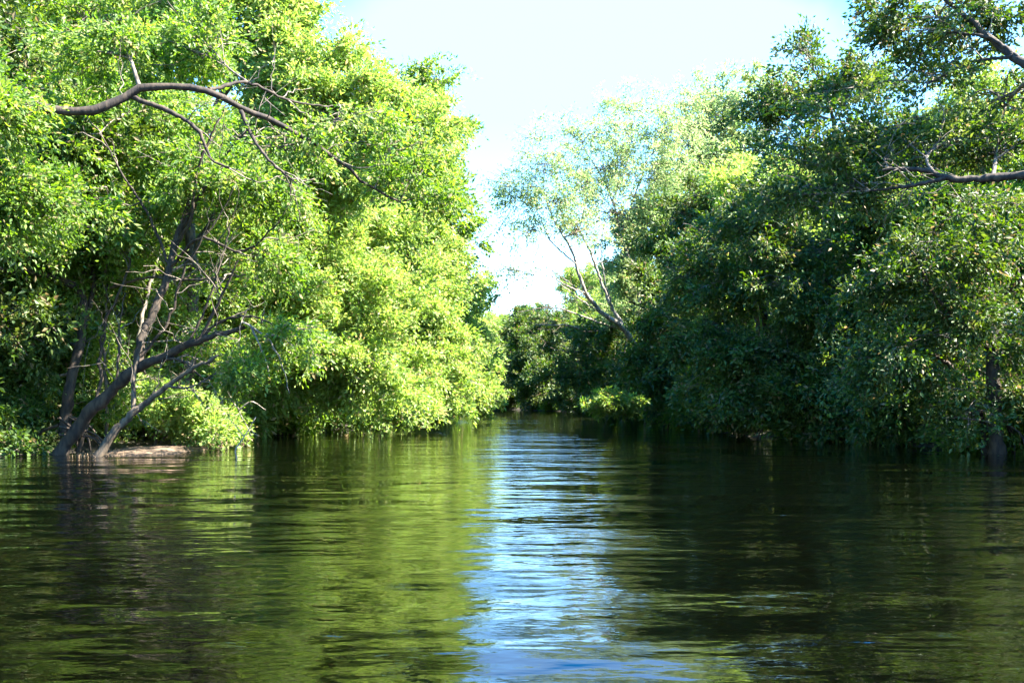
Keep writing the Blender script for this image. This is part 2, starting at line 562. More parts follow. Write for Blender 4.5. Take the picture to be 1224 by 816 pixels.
def path_px(pts): return [P(*q) for q in pts]


# ---- left bank, from the near end to the bend
# the bent double-stemmed tree by the sand spit
build_tree("leaning_tree", "dark-barked tree whose thick trunk leans out over the sand spit", "tree",
    stems=[(path_px([(66, 552, 28.5), (95, 508, 28.4), (132, 468, 28.2), (165, 440, 28), (200, 424, 27.8), (238, 407, 27.5), (292, 392, 27)]), 0.19, 0.05),
           (path_px([(165, 440, 28), (172, 395, 28.3), (190, 358, 28.6), (203, 320, 28.8), (214, 275, 29), (232, 225, 29.2), (240, 170, 29.4)]), 0.12, 0.035),
           (path_px([(92, 540, 29), (118, 470, 29.3), (122, 400, 29.6), (150, 330, 29.8), (165, 250, 30)]), 0.055, 0.02)],
    limbs=[(path_px([(214, 280, 29), (260, 200, 28.4), (300, 150, 28)]), 0.06, 0.02),
           (path_px([(208, 300, 28.9), (228, 262, 28.6), (236, 205, 28.4), (262, 140, 28.2)]), 0.05, 0.018),
           (path_px([(203, 322, 28.8), (180, 262, 28.8), (150, 215, 28.8), (120, 160, 28.8)]), 0.045, 0.015),
           (path_px([(150, 448, 28), (200, 385, 28), (222, 320, 28), (258, 262, 28), (280, 225, 28)]), 0.045, 0.015),
           (path_px([(225, 412, 27.6), (245, 370, 27.6), (262, 320, 27.6), (275, 270, 27.6)]), 0.038, 0.014),
           (path_px([(238, 407, 27.5), (262, 385, 27.3), (300, 378, 27), (340, 395, 26.8)]), 0.04, 0.014),
           (path_px([(100, 506, 28.4), (138, 455, 28.6), (142, 400, 28.8), (150, 350, 29)]), 0.04, 0.016),
           (path_px([(203, 320, 28.8), (240, 285, 28), (290, 300, 27.5), (336, 264, 27)]), 0.045, 0.02),
           (path_px([(182, 432, 28), (215, 430, 27.6), (240, 450, 27.3)]), 0.05, 0.02),
           (path_px([(238, 407, 27.5), (262, 360, 27.4), (285, 310, 27.2)]), 0.05, 0.02)],
    blobs=blobs_px([(150, 250, 30.5, 80, 40, .5), (235, 195, 30, 80, 50, .6), (300, 225, 29.5, 60, 45, .6), (325, 315, 28.8, 45, 30, .35), (110, 310, 31, 60, 30, .4),
                    (350, 405, 28, 38, 22, .6), (255, 340, 31, 50, 30, .2), (70, 175, 30, 80, 50, .8), (180, 130, 31, 80, 50, .8), (60, 260, 29.5, 55, 34, .8)]),
    leaf=LEAF_MID, bark=BARK_DARK, size=0.115, roots=5, limb_r=0.04)

build_tree("forked_tree", "slim brown tree leaning over the sand spit to the right of the thick leaning trunk", "tree",
    stems=[(path_px([(116, 548, 27.5), (140, 512, 27.5), (166, 488, 27.5), (200, 462, 27.4), (232, 440, 27.2), (262, 425, 27)]), 0.11, 0.03),
           (path_px([(160, 492, 27.6), (160, 450, 27.8), (170, 410, 28)]), 0.07, 0.03)],
    limbs=[(path_px([(200, 462, 27.4), (230, 462, 27), (255, 448, 26.8)]), 0.04, 0.015)],
    blobs=blobs_px([(300, 440, 27.4, 36, 20, .6), (245, 405, 29.5, 34, 20, .3)]),
    leaf=LEAF_MID, bark=BARK_GREY, size=0.11)

build_tree("bank_tree", "tree with a dark upright trunk just left of the leaning trunk's foot", "tree",
    stems=[(path_px([(72, 545, 30), (78, 500, 30), (84, 460, 30), (92, 420, 30.3), (100, 385, 30.5), (92, 345, 30.5), (60, 330, 30), (0, 322, 29)]), 0.17, 0.06)],
    limbs=[(path_px([(100, 390, 30.5), (112, 340, 31), (105, 290, 31.5)]), 0.09, 0.03)],
    blobs=blobs_px([(20, 300, 30, 60, 36), (-20, 380, 31, 60, 42), (60, 415, 31.5, 60, 34, .8), (30, 470, 31, 50, 40, .8), (100, 270, 31.5, 55, 32, .8)]),
    leaf=LEAF_MID, bark=BARK_DARK, size=0.12, roots=4)

# the near tree off the left edge, with the long bare bough crossing the canopy
build_tree("broad_tree", "near tree whose long crooked bough crosses in front of the left canopy", "tree",
    stems=[(path_px([(-190, 600, 20.5), (-180, 450, 20.8), (-140, 300, 21), (-110, 190, 21.5), (-60, 150, 22)]), 0.30, 0.16)],
    limbs=[(path_px([(-60, 150, 22), (34, 130, 22.5), (130, 130, 22.8), (165, 108, 23), (240, 108, 23.2), (290, 128, 23.6), (345, 155, 24), (400, 190, 24.5), (440, 222, 25), (478, 243, 25.3)]), 0.115, 0.022),
           (path_px([(158, 116, 23), (200, 132, 23), (235, 155, 23), (258, 195, 23), (275, 200, 23)]), 0.06, 0.02),
           (path_px([(286, 127, 23.6), (300, 160, 23.4), (320, 190, 23.2), (355, 220, 23.2)]), 0.05, 0.015),
           (path_px([(250, 107, 23.3), (300, 100, 24), (340, 118, 24.4), (392, 128, 25)]), 0.045, 0.015)],
    blobs=blobs_px([(22, 128, 21.9, 30, 20, 1.0), (-10, 215, 23, 75, 60), (50, 260, 24, 60, 45), (-20, 90, 23.5, 60, 40, .45), (505, 205, 25.5, 38, 26, .9), (470, 170, 25.5, 40, 24, .35),
                    (420, 150, 25, 45, 22, .4), (150, 70, 25, 75, 35, .6), (240, 40, 25.5, 70, 35, .6), (340, 180, 25, 50, 22, .25), (540, 235, 25.5, 18, 12, .9)]),
    leaf=LEAF_MID, bark=BARK_DARK, size=0.105, per=40, dens=0.75)

build_tree("tall_tree", "tall lime-green tree filling the top of the left bank", "tree",
    stems=[(path_px([(215, 525, 36), (225, 440, 36), (232, 340, 36), (225, 250, 36), (250, 150, 36), (290, 60, 36), (300, 10, 36)]), 0.24, 0.07)],
    limbs=[(path_px([(232, 300, 36), (290, 200, 35), (360, 110, 34)]), 0.09, 0.03), (path_px([(225, 250, 36), (170, 150, 36), (120, 60, 36)]), 0.09, 0.03)],
    blobs=blobs_px([(240, 30, 36, 70, 50), (325, 50, 35.5, 58, 50), (355, 18, 35.5, 34, 26), (375, 100, 35, 55, 45), (425, 150, 35, 60, 48), (360, 130, 35.5, 75, 55), (412, 62, 36, 22, 20, .9),
                    (250, -20, 36, 80, 40), (190, 20, 37, 75, 50, .7), (400, 205, 35, 65, 45), (478, 108, 35.5, 32, 24, .8), (515, 150, 35.5, 26, 18, .7), (480, 160, 36, 45, 35, .8)]),
    leaf=LEAF_LIME, bark=BARK_GREY, size=0.13)

build_tree("tall_tree", "thinner tall tree at the top left corner with sky gaps in its crown", "tree",
    stems=[(path_px([(20, 525, 34), (40, 420, 34), (30, 300, 34), (20, 200, 34), (30, 100, 34), (70, 20, 34)]), 0.2, 0.06)],
    limbs=[(path_px([(30, 100, 34), (100, 50, 33.5), (150, 20, 33)]), 0.06, 0.02), (path_px([(20, 180, 34), (90, 190, 34), (130, 120, 34)]), 0.06, 0.02)],
    blobs=blobs_px([(30, 10, 34, 60, 35, .3), (110, 20, 34, 65, 36, .35), (20, 100, 34, 60, 40, .5), (110, 110, 35, 65, 36, .5), (60, 190, 35, 80, 45), (-20, 30, 35, 40, 60, .8)]),
    leaf=LEAF_MID, bark=BARK_GREY, size=0.125)

build_tree("bushy_tree", "lime-green tree whose crown bulges out low over the river on the left bank", "tree",
    stems=[(path_px([(330, 517, 46), (340, 470, 45), (350, 400, 44), (370, 320, 43.5), (390, 250, 43)]), 0.2, 0.06),
           (path_px([(318, 517, 46.5), (300, 450, 45), (290, 380, 44)]), 0.13, 0.05)],
    limbs=[(path_px([(345, 440, 44.5), (385, 400, 42), (430, 385, 40)]), 0.08, 0.03), (path_px([(350, 400, 44), (320, 330, 42), (310, 280, 41)]), 0.07, 0.02)],
    blobs=blobs_px([(330, 280, 41, 65, 50), (400, 260, 41, 65, 50), (360, 350, 39, 70, 50), (430, 335, 39.5, 65, 50), (410, 415, 39, 70, 45), (350, 425, 40, 60, 40),
                    (445, 270, 42, 55, 45), (330, 200, 42, 60, 45), (400, 200, 43, 60, 45), (440, 460, 39.5, 55, 32), (375, 465, 41, 50, 22, .7)]),
    leaf=LEAF_LIME, bark=BARK_DARK, size=0.135, roots=5)

build_tree("bushy_tree", "yellow-green tree trailing its leaves in the water at the middle of the left bank", "tree",
    stems=[(path_px([(430, 512, 54), (440, 460, 53), (455, 380, 52), (470, 290, 51), (480, 220, 51)]), 0.2, 0.06)],
    limbs=[(path_px([(445, 440, 52.5), (480, 400, 50), (510, 380, 48)]), 0.07, 0.02)],
    blobs=blobs_px([(480, 220, 51, 50, 45), (500, 270, 50, 45, 40), (470, 300, 50, 55, 42), (515, 335, 49, 45, 40), (480, 375, 48, 58, 45), (520, 410, 48, 48, 40),
                    (480, 440, 46, 55, 42), (520, 465, 46, 42, 30), (465, 490, 44, 40, 20), (505, 492, 44, 28, 16, .9), (500, 150, 50, 45, 40, .8), (525, 200, 50, 30, 30, .7)]),
    leaf=LEAF_LIME, bark=BARK_DARK, size=0.15, roots=4)

build_tree("slender_tree", "tall tree with ragged feathery sprays against the white sky beside the gap", "tree",
    stems=[(path_px([(450, 508, 60), (470, 400, 60), (500, 280, 59), (515, 180, 58), (520, 110, 58)]), 0.2, 0.05)],
    blobs=blobs_px([(520, 95, 58, 30, 20, .6), (545, 155, 58, 22, 16, .8), (500, 120, 58, 30, 30, .7), (535, 225, 58, 20, 26, .7), (545, 290, 58, 28, 35, .9), (520, 250, 58, 30, 40, .9)]),
    leaf=LEAF_MID, bark=BARK_DARK, size=0.16)

build_tree("bushy_tree", "rounded pale lime tree beyond the trailing one near the bend on the left", "tree",
    stems=[(path_px([(500, 503, 72), (510, 440, 71), (525, 380, 70), (535, 320, 70)]), 0.18, 0.06)],
    blobs=blobs_px([(545, 350, 68, 38, 38), (550, 400, 66, 38, 36), (545, 445, 64, 40, 34), (560, 470, 63, 30, 22), (520, 320, 70, 34, 34), (568, 425, 68, 18, 24, .8)]),
    leaf=LEAF_LIME, bark=BARK_DARK, size=0.18, crad=0.5)

build_tree("bushy_tree", "last small bright tree of the left bank where the river narrows", "tree",
    stems=[(path_px([(545, 494, 98), (555, 450, 97), (565, 400, 96)]), 0.16, 0.06)],
    blobs=blobs_px([(575, 395, 96, 16, 26), (582, 430, 94, 18, 26), (575, 462, 92, 24, 20), (590, 470, 90, 12, 12, .8), (568, 350, 96, 16, 26, .7), (578, 330, 96, 12, 10, .5)]),
    leaf=LEAF_LIME, bark=BARK_DARK, size=0.22, crad=0.6)

build_tree("thin_tree", "thin pale-stemmed young tree standing upright between the two leaning trunks", "tree",
    stems=[(path_px([(126, 536, 31), (127, 480, 31), (124, 420, 31), (128, 350, 31), (125, 280, 31)]), 0.05, 0.02)],
    limbs=[(path_px([(127, 345, 31), (180, 332, 30), (235, 334, 29), (292, 328, 28.5)]), 0.045, 0.02)],
    blobs=blobs_px([(125, 265, 31, 40, 26, .6), (140, 480, 32, 30, 26, .5)]), leaf=LEAF_MID, bark=BARK_GREY, size=0.115)
build_tree("thin_tree", "young tree with a whitish sunlit stem behind the slim forked trunk", "tree",
    stems=[(path_px([(150, 532, 33), (158, 470, 33), (166, 410, 33), (176, 350, 33), (192, 300, 33), (196, 230, 33)]), 0.09, 0.03)],
    blobs=blobs_px([(196, 230, 33, 40, 28, .6), (185, 470, 33.5, 28, 22, .6)]), leaf=LEAF_LIME, bark=BARK_PALE, size=0.12)
build_tree("dark_shrub", "dark green leafy bush filling the left edge behind the dark upright trunk", "shrub",
    stems=[(path_px([(8, 545, 31), (14, 500, 31), (30, 450, 31)]), 0.05, 0.02), (path_px([(40, 545, 31), (40, 500, 31), (30, 460, 31)]), 0.04, 0.015)],
    blobs=blobs_px([(5, 450, 30.5, 34, 26), (45, 440, 31, 34, 26), (10, 500, 30, 34, 22), (52, 500, 31, 26, 24, .8), (30, 530, 30, 34, 9), (-25, 480, 30, 30, 40), (95, 500, 32, 26, 26, .6), (8, 528, 28.6, 26, 11), (38, 534, 28.8, 18, 8)]),
    leaf=LEAF_DEEP, bark=BARK_DARK, size=0.12, crad=0.45)
build_tree("arching_shrub", "bright arching shrub drooping over the sand spit beside the dead twig", "shrub",
    stems=[(path_px([(185, 532, 33), (195, 490, 32.5), (225, 470, 32), (262, 490, 31.5)]), 0.05, 0.015), (path_px([(190, 532, 33), (215, 500, 32.5), (245, 500, 32)]), 0.04, 0.015)],
    blobs=blobs_px([(225, 480, 32, 34, 18), (255, 498, 31.5, 26, 18), (205, 505, 32, 24, 14, .8), (268, 515, 31, 12, 10)]), leaf=LEAF_LIME, bark=BARK_GREY, size=0.12, crad=0.4)
for lab, pts in (("grey-brown dead branch hanging from the bright crown just above the dead twig's cove", [[(290, 385, 27), (315, 400, 27), (335, 430, 27.2), (346, 470, 27.4)], [(315, 400, 27), (335, 402, 27), (352, 415, 27)], [(300, 390, 27), (318, 432, 27), (322, 450, 27)]]),
                 ("bare drooping dead branch tangled over the dark recess right of the arching shrub", [[(262, 455, 30), (285, 490, 30), (300, 520, 30)], [(285, 490, 30), (300, 480, 30), (318, 490, 30)]])):
    e = link("dead_branch", None); base = P(*pts[0][0]); e.location = base; tag(e, lab, "dead branch")
    for q in pts:
        p, r = stem_points(path_px(q), 0.030, 0.008, 14, 0.03)
        w = Wood(); w.add(*tubes((p - base)[None], r[None], 6)); link("stick", w.mesh("stick", BARK_PALE), e)

# ---- right bank
build_tree("shade_tree", "dark tree with an upright trunk in the water at the right edge", "tree",
    stems=[(path_px([(1192, 545, 29), (1190, 490, 29), (1186, 430, 29.2), (1180, 370, 29.4), (1172, 300, 29.6), (1160, 240, 30)]), 0.20, 0.06),
           (path_px([(1180, 540, 29.6), (1172, 500, 29.8), (1150, 450, 30), (1110, 420, 30)]), 0.12, 0.04)],
    limbs=[(path_px([(1186, 420, 29.2), (1130, 370, 28.5), (1090, 300, 28)]), 0.07, 0.02), (path_px([(1180, 370, 29.4), (1224, 330, 29), (1260, 300, 29)]), 0.06, 0.02)],
    blobs=blobs_px([(1150, 380, 28.5, 65, 42), (1090, 420, 28.5, 60, 40), (1200, 300, 29, 60, 38, .6), (1120, 300, 29, 60, 42), (1060, 340, 29.5, 55, 42), (1225, 400, 29.5, 50, 50, .6),
                    (1215, 470, 29, 40, 40, .7), (1150, 500, 28.5, 34, 24, .5), (1040, 450, 29.5, 55, 36), (1110, 475, 29.5, 50, 25, .7), (1170, 250, 30, 55, 35, .6)]),
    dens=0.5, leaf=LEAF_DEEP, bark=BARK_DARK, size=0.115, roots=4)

build_tree("overhanging_tree", "near tree leaning in from the right edge with dark crooked boughs overhead", "tree",
    stems=[(path_px([(1420, 640, 20.5), (1410, 500, 20.8), (1380, 330, 21), (1330, 220, 21.5), (1260, 208, 22)]), 0.30, 0.13)],
    limbs=[(path_px([(1260, 208, 22), (1190, 212, 22.4), (1140, 214, 22.6), (1100, 203, 22.8), (1055, 202, 23)]), 0.10, 0.03),
           (path_px([(1130, 213, 22.6), (1090, 222, 22.8), (1040, 228, 23.4)]), 0.05, 0.02),
           (path_px([(1330, 230, 21.5), (1280, 120, 22), (1224, 78, 22.5), (1190, 50, 23), (1150, 18, 23.5), (1120, -10, 24)]), 0.13, 0.04),
           (path_px([(1224, 74, 22.5), (1180, 45, 23), (1130, 38, 23.5)]), 0.05, 0.02),
           (path_px([(1210, 68, 22.6), (1160, 75, 23.4), (1110, 100, 24)]), 0.045, 0.015)],
    blobs=blobs_px([(1060, 10, 24.5, 55, 26, .9), (1120, 20, 24, 60, 36, .8), (1180, 10, 24, 60, 40, .6), (1110, 85, 24.5, 60, 30, .5), (1050, 165, 24, 60, 30, .55), (960, 180, 24.5, 60, 30, .7),
                    (1010, 220, 24, 65, 32, .6), (930, 235, 24.5, 40, 22, .8), (1120, 170, 24, 65, 36, .5), (1200, 130, 24, 60, 36, .5), (1190, 180, 24, 50, 30, .5), (1000, 130, 25, 50, 24, .5)]),
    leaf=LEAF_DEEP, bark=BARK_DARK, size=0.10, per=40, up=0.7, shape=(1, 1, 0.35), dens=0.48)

build_tree("sunlit_tree", "yellow-green sunlit tree glowing behind the dark boughs at the upper right", "tree",
    stems=[(path_px([(1150, 530, 37), (1150, 420, 37), (1140, 300, 36.5), (1150, 200, 36), (1170, 110, 36)]), 0.16, 0.05)],
    limbs=[(path_px([(1140, 300, 36.5), (1100, 260, 36), (1060, 250, 36)]), 0.06, 0.02)],
    blobs=blobs_px([(1190, 110, 36, 40, 30, .7), (1200, 165, 35.5, 40, 28, .8), (1120, 140, 36, 34, 22, .5), (1110, 235, 35.5, 40, 24, .8), (1060, 260, 35.5, 34, 20, .8), (1190, 260, 35, 36, 24, .7), (1215, 330, 34, 30, 28, .8), (1160, 320, 35, 36, 24, .5)]),
    leaf=LEAF_LIME, bark=BARK_GREY, size=0.12)
build_tree("sunlit_tree", "smaller sunlit green tree showing through a gap behind the layered dark sprays", "tree",
    stems=[(path_px([(900, 520, 46), (905, 420, 46), (900, 330, 46), (890, 260, 46)]), 0.14, 0.04)],
    blobs=blobs_px([(905, 290, 45, 40, 22, .8), (860, 310, 45, 32, 24, .8), (940, 300, 45, 34, 18, .6), (880, 225, 46, 34, 24, .7), (930, 210, 46, 34, 22, .5)]),
    leaf=LEAF_LIME, bark=BARK_GREY, size=0.14)
build_tree("layered_tree", "dark tree with flat layered sprays reaching left over the right bank", "tree",
    stems=[(path_px([(1060, 533, 38), (1050, 470, 38), (1040, 380, 38), (1020, 280, 37.5), (1000, 190, 37), (990, 120, 37)]), 0.22, 0.05)],
    limbs=[(path_px([(1040, 380, 38), (980, 330, 37), (930, 300, 36)]), 0.07, 0.02), (path_px([(1020, 280, 37.5), (960, 240, 36.5), (900, 220, 36)]), 0.07, 0.02)],
    blobs=blobs_px([(955, 60, 37, 16, 24, .8), (940, 110, 37, 48, 22, .9), (910, 140, 37, 36, 18, .9), (990, 100, 37, 50, 26, .8), (1050, 90, 37, 55, 34, .8), (920, 250, 36, 50, 26, .9),
                    (980, 300, 36.5, 60, 36), (940, 340, 36, 55, 32), (1030, 250, 37, 60, 36), (900, 300, 36.5, 40, 24, .9), (1000, 370, 36.5, 60, 38), (950, 180, 37, 50, 24, .8), (880, 265, 37, 30, 16, .8),
                    (1080, 180, 37.5, 60, 40, .8)]),
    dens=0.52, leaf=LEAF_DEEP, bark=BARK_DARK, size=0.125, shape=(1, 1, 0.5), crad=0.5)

build_tree("shade_tree", "wide dark green tree with low boughs dipping to the water on the right bank", "tree",
    stems=[(path_px([(930, 528, 41), (935, 480, 41), (925, 420, 40.5), (905, 350, 40), (890, 290, 40)]), 0.22, 0.06),
           (path_px([(960, 530, 40.5), (985, 480, 40), (1010, 430, 40)]), 0.13, 0.05)],
    limbs=[(path_px([(928, 440, 40.5), (880, 400, 39), (840, 380, 38.5)]), 0.08, 0.03)],
    blobs=blobs_px([(880, 340, 39, 55, 40), (850, 400, 38.5, 55, 40), (900, 430, 38, 60, 42), (960, 410, 38, 60, 42), (870, 470, 38, 55, 32), (940, 485, 37.5, 60, 26), (1010, 490, 36.5, 55, 22, .9),
                    (830, 330, 40, 45, 34), (850, 280, 40, 40, 34, .8)]),
    dens=0.55, leaf=LEAF_DEEP, bark=BARK_DARK, size=0.13, roots=8)

build_tree("shade_tree", "dark round-crowned tree standing right of the pale feathery tree", "tree",
    stems=[(path_px([(820, 512, 54), (825, 460, 54), (820, 400, 53.5), (805, 330, 53), (800, 270, 53)]), 0.2, 0.06)],
    limbs=[(path_px([(820, 400, 53.5), (775, 370, 52), (750, 360, 51)]), 0.06, 0.02)],
    blobs=blobs_px([(806, 350, 51, 40, 38), (790, 400, 50, 38, 34), (810, 430, 50, 50, 36), (780, 455, 50, 42, 30), (840, 480, 50, 45, 20, .9), (830, 250, 54, 40, 34, .8), (860, 215, 55, 42, 34, .7), (795, 290, 53, 34, 30, .8)]),
    dens=0.75, leaf=LEAF_DEEP, bark=BARK_DARK, size=0.155, roots=5)

build_tree("yellowish_tree", "sunlit olive tree rising between the pale feathery tree and the dark trees", "tree",
    stems=[(path_px([(800, 505, 70), (790, 430, 70), (775, 350, 69.5), (770, 290, 69)]), 0.2, 0.06)],
    limbs=[(path_px([(778, 350, 69.5), (765, 300, 68)]), 0.07, 0.03)],
    blobs=blobs_px([(760, 290, 68, 34, 32, .9), (790, 250, 68, 38, 32, .8), (755, 335, 67, 34, 28, .9), (825, 200, 70, 40, 36, .6), (855, 155, 72, 48, 36, .45), (900, 105, 72, 50, 38, .45), (880, 180, 72, 44, 34, .6), (850, 105, 72, 36, 20, .2), (740, 370, 66, 24, 20, .7)]),
    leaf=LEAF_PALE, bark=BARK_GREY, size=0.17, crad=0.5)

build_tree("feathery_tree", "tall thin-leaved pale tree standing alone against the white sky at the gap", "tree",
    stems=[(path_px([(775, 500, 66), (765, 430, 65), (746, 393, 64), (718, 372, 63), (700, 350, 62), (688, 315, 62), (676, 285, 62), (664, 268, 62)]), 0.2, 0.05),
           (path_px([(746, 393, 64), (728, 360, 64), (712, 318, 64), (702, 292, 64), (692, 275, 64)]), 0.12, 0.04),
           (path_px([(765, 430, 66), (760, 330, 66), (742, 280, 66), (732, 240, 66), (716, 205, 66)]), 0.12, 0.04)],
    limbs=[(path_px([(716, 205, 66), (700, 180, 66), (690, 150, 66)]), 0.045, 0.015), (path_px([(732, 240, 66), (750, 190, 66), (752, 140, 66)]), 0.045, 0.015),
           (path_px([(774, 190, 66), (795, 165, 66), (800, 140, 66)]), 0.04, 0.015), (path_px([(688, 315, 62), (660, 290, 62), (640, 250, 62), (620, 230, 62)]), 0.045, 0.015),
           (path_px([(664, 268, 62), (650, 230, 62), (652, 190, 62)]), 0.04, 0.015), (path_px([(692, 275, 64), (700, 235, 64), (690, 205, 64)]), 0.04, 0.015),
           (path_px([(700, 350, 62), (678, 342, 61), (652, 325, 60), (635, 318, 60)]), 0.045, 0.02),
           (path_px([(742, 280, 66), (760, 230, 66), (774, 190, 66)]), 0.06, 0.02),
           (path_px([(740, 388, 64), (700, 362, 62), (660, 335, 61), (610, 322, 60)]), 0.05, 0.015), (path_px([(735, 375, 64), (722, 330, 63), (720, 280, 63), (735, 240, 63)]), 0.05, 0.02),
           (path_px([(712, 365, 62.8), (670, 330, 61.5), (650, 318, 61)]), 0.03, 0.015)],
    dens=0.6, blobs=blobs_px([(648, 195, 62, 46, 30, .26), (622, 235, 62, 34, 32, .26), (665, 245, 62, 46, 32, .28), (700, 165, 64, 48, 30, .26), (750, 130, 66, 46, 24, .28), (795, 160, 66, 44, 34, .28),
                    (730, 205, 65, 50, 34, .24), (785, 215, 66, 44, 34, .28), (690, 275, 62, 40, 24, .22), (628, 278, 61, 34, 16, .14), (612, 325, 60, 32, 11, .14), (725, 255, 65, 40, 30, .18),
                    (820, 125, 68, 40, 30, .28), (805, 255, 67, 36, 30, .3), (640, 160, 62, 30, 14, .14), (760, 175, 66, 55, 40, .22), (690, 215, 64, 55, 40, .2), (775, 270, 67, 40, 40, .3), (600, 215, 62, 18, 24, .2)]),
    leaf=LEAF_PALE, bark=BARK_PALE, size=0.125, crad=0.7, per=26)

build_tree("dry_tree", "half-bare tree with long whitish dead limbs below the pale feathery tree", "tree",
    stems=[(path_px([(745, 500, 74), (750, 450, 72), (740, 420, 70), (715, 402, 68), (680, 390, 66), (640, 388, 66)]), 0.16, 0.03)],
    limbs=[(path_px([(752, 425, 70), (745, 395, 66), (715, 385, 65), (680, 372, 64), (650, 368, 64), (620, 373, 64)]), 0.09, 0.02),
           (path_px([(715, 402, 68), (690, 420, 67), (665, 418, 66)]), 0.05, 0.02)],
    blobs=blobs_px([(720, 415, 67, 34, 24, .8), (745, 440, 66, 36, 26), (690, 440, 66, 30, 22, .7), (700, 395, 70, 30, 18, .5)]),
    leaf=LEAF_DEEP, bark=BARK_PALE, size=0.17, crad=0.5)

build_tree("low_branch_shrub", "bright yellow-green shrub spray hanging just above the water on the right bank", "shrub",
    stems=[(path_px([(800, 512, 53), (790, 495, 52), (760, 492, 50), (735, 486, 49)]), 0.04, 0.012)],
    blobs=blobs_px([(714, 482, 45, 20, 5, 1.1), (738, 487, 46, 20, 6, 0.9), (754, 480, 46, 14, 5, .6), (726, 472, 45, 12, 5, 1)]),
    leaf=LEAF_YELLOW, bark=BARK_GREY, size=0.14, crad=0.3)

for lab, tx, d, bl in (
    ("dark tree in the very gap where the left and right banks meet", 606, 135, [(604, 425, 132, 12, 18), (598, 445, 132, 14, 18), (608, 465, 131, 16, 16), (595, 474, 130, 14, 9), (618, 472, 130, 14, 10), (606, 405, 134, 10, 12, .8)]),
    ("dark low tree closing the end of the river just right of the gap", 640, 118, [(625, 400, 116, 24, 22), (650, 420, 114, 28, 26), (615, 440, 115, 20, 24), (640, 460, 112, 28, 20), (625, 375, 118, 14, 12, .7)]),
    ("mid green tree left of the whitish dead limbs with its crown below the sky gap", 690, 100, [(670, 400, 98, 28, 26, .9), (695, 430, 96, 30, 28), (665, 450, 95, 28, 24), (690, 470, 92, 30, 14), (655, 385, 100, 20, 14, .7)]),
    ("dark overhanging tree behind the yellow-green spray on the right bank", 745, 80, [(725, 440, 78, 32, 28), (740, 400, 80, 30, 26), (715, 470, 76, 32, 16), (765, 460, 74, 34, 26)])):
    build_tree("far_tree", lab, "tree", stems=[(path_px([(tx + 8, 474 + 1965 / d - 2, d), (tx + 4, 450, d), (tx, 410, d)]), 0.18, 0.06)],
               blobs=blobs_px(bl), leaf=LEAF_DEEP, bark=BARK_DARK, size=0.21, crad=0.55, roots=0)

# ------------------------------------------------------------------ the wood behind, copied from three trees
def generic(name, label, h, w, leaf, size, seed, group, dens=0.62):
    global rng
    rng = np.random.default_rng(seed)
    bl = []
    for k in range(17):
        a = k * 2.4; z = h * (0.06 + 0.86 * (k + rng.uniform(0, 1)) / 17)
        s = 1.0 if z < h * .7 else 1.0 - (z / h - 0.7) * 2.0
        q = rng.uniform(0.35, 0.8) * w * s
        bl.append((np.array([math.cos(a) * q, math.sin(a) * q, z]), np.array([w * .40, w * .40, h * .11]) * rng.uniform(.8, 1.2), dens))
    return build_tree(name, label, "tree", [([(0, 0, -0.4), (0.2, 0.1, h * .3), (-0.1, 0.2, h * .6), (0.1, 0, h * .9)], 0.2, 0.05)],
                      bl, leaf, BARK_GREY, size, group=group, crad=0.55, base=(0, 0, 0))


LANDMARKS = [(28, -1, "the thick leaning trunk"), (44, -1, "the bulging lime crown"), (54, -1, "the tree trailing in the water"),
             (72, -1, "the rounded pale lime tree"), (100, -1, "the left bank's last bright tree"),
             (29, 1, "the dark trunk standing in water"), (38, 1, "the layered dark tree"), (52, 1, "the round-crowned dark tree"),
             (66, 1, "the pale feathery tree"), (82, 1, "the yellow-green spray"), (110, 1, "the half-bare whitish tree")]


def landmark(y, side):
    return min((abs(a - y), t) for a, sd, t in LANDMARKS if sd == side)[1]


USED = {}
GB = "trees in the wood behind the banks"
protos = [generic("woodland_tree", "", 15, 4.6, LEAF_MID, 0.17, 21, GB),
          generic("woodland_tree", "", 13, 5.0, LEAF_DEEP, 0.17, 22, GB),
          generic("woodland_tree", "", 17, 4.8, LEAF_LIME, 0.17, 23, GB)]
rng = np.random.default_rng(77)
first = [True] * 3
KINDS = ["green", "darker", "lime"]
spots, ROWS = [], []
for y in (26, 32, 39, 46, 54, 63, 73, 85, 100, 118, 138):
    for side in (-1, 1):
        edge = float(np.interp(y, BANK_L[:, 1], BANK_L[:, 0]) if side < 0 else np.interp(y, BANK_R[:, 1], BANK_R[:, 0]))
        for k, off in enumerate((4.5, 10.0, 16.5)):
            if side > 0 and (k == 2 or (k == 1 and rng.random() < 0.35)) and y < 110: continue
            ROWS.append(k)
            spots.append((edge + side * (off + rng.uniform(-1, 1)), y + rng.uniform(-2, 2) + k * 2, side, (0.86 if side < 0 else 0.74) + 0.10 * k))
for x, y in ((-30, 176), (-21, 166), (-14, 160), (-8, 154), (-4.5, 146), (-2, 139), (2, 134), (4, 148), (0, 158), (-6, 168), (10, 150), (-38, 190)):
    spots.append((x, y, 1, 0.78))
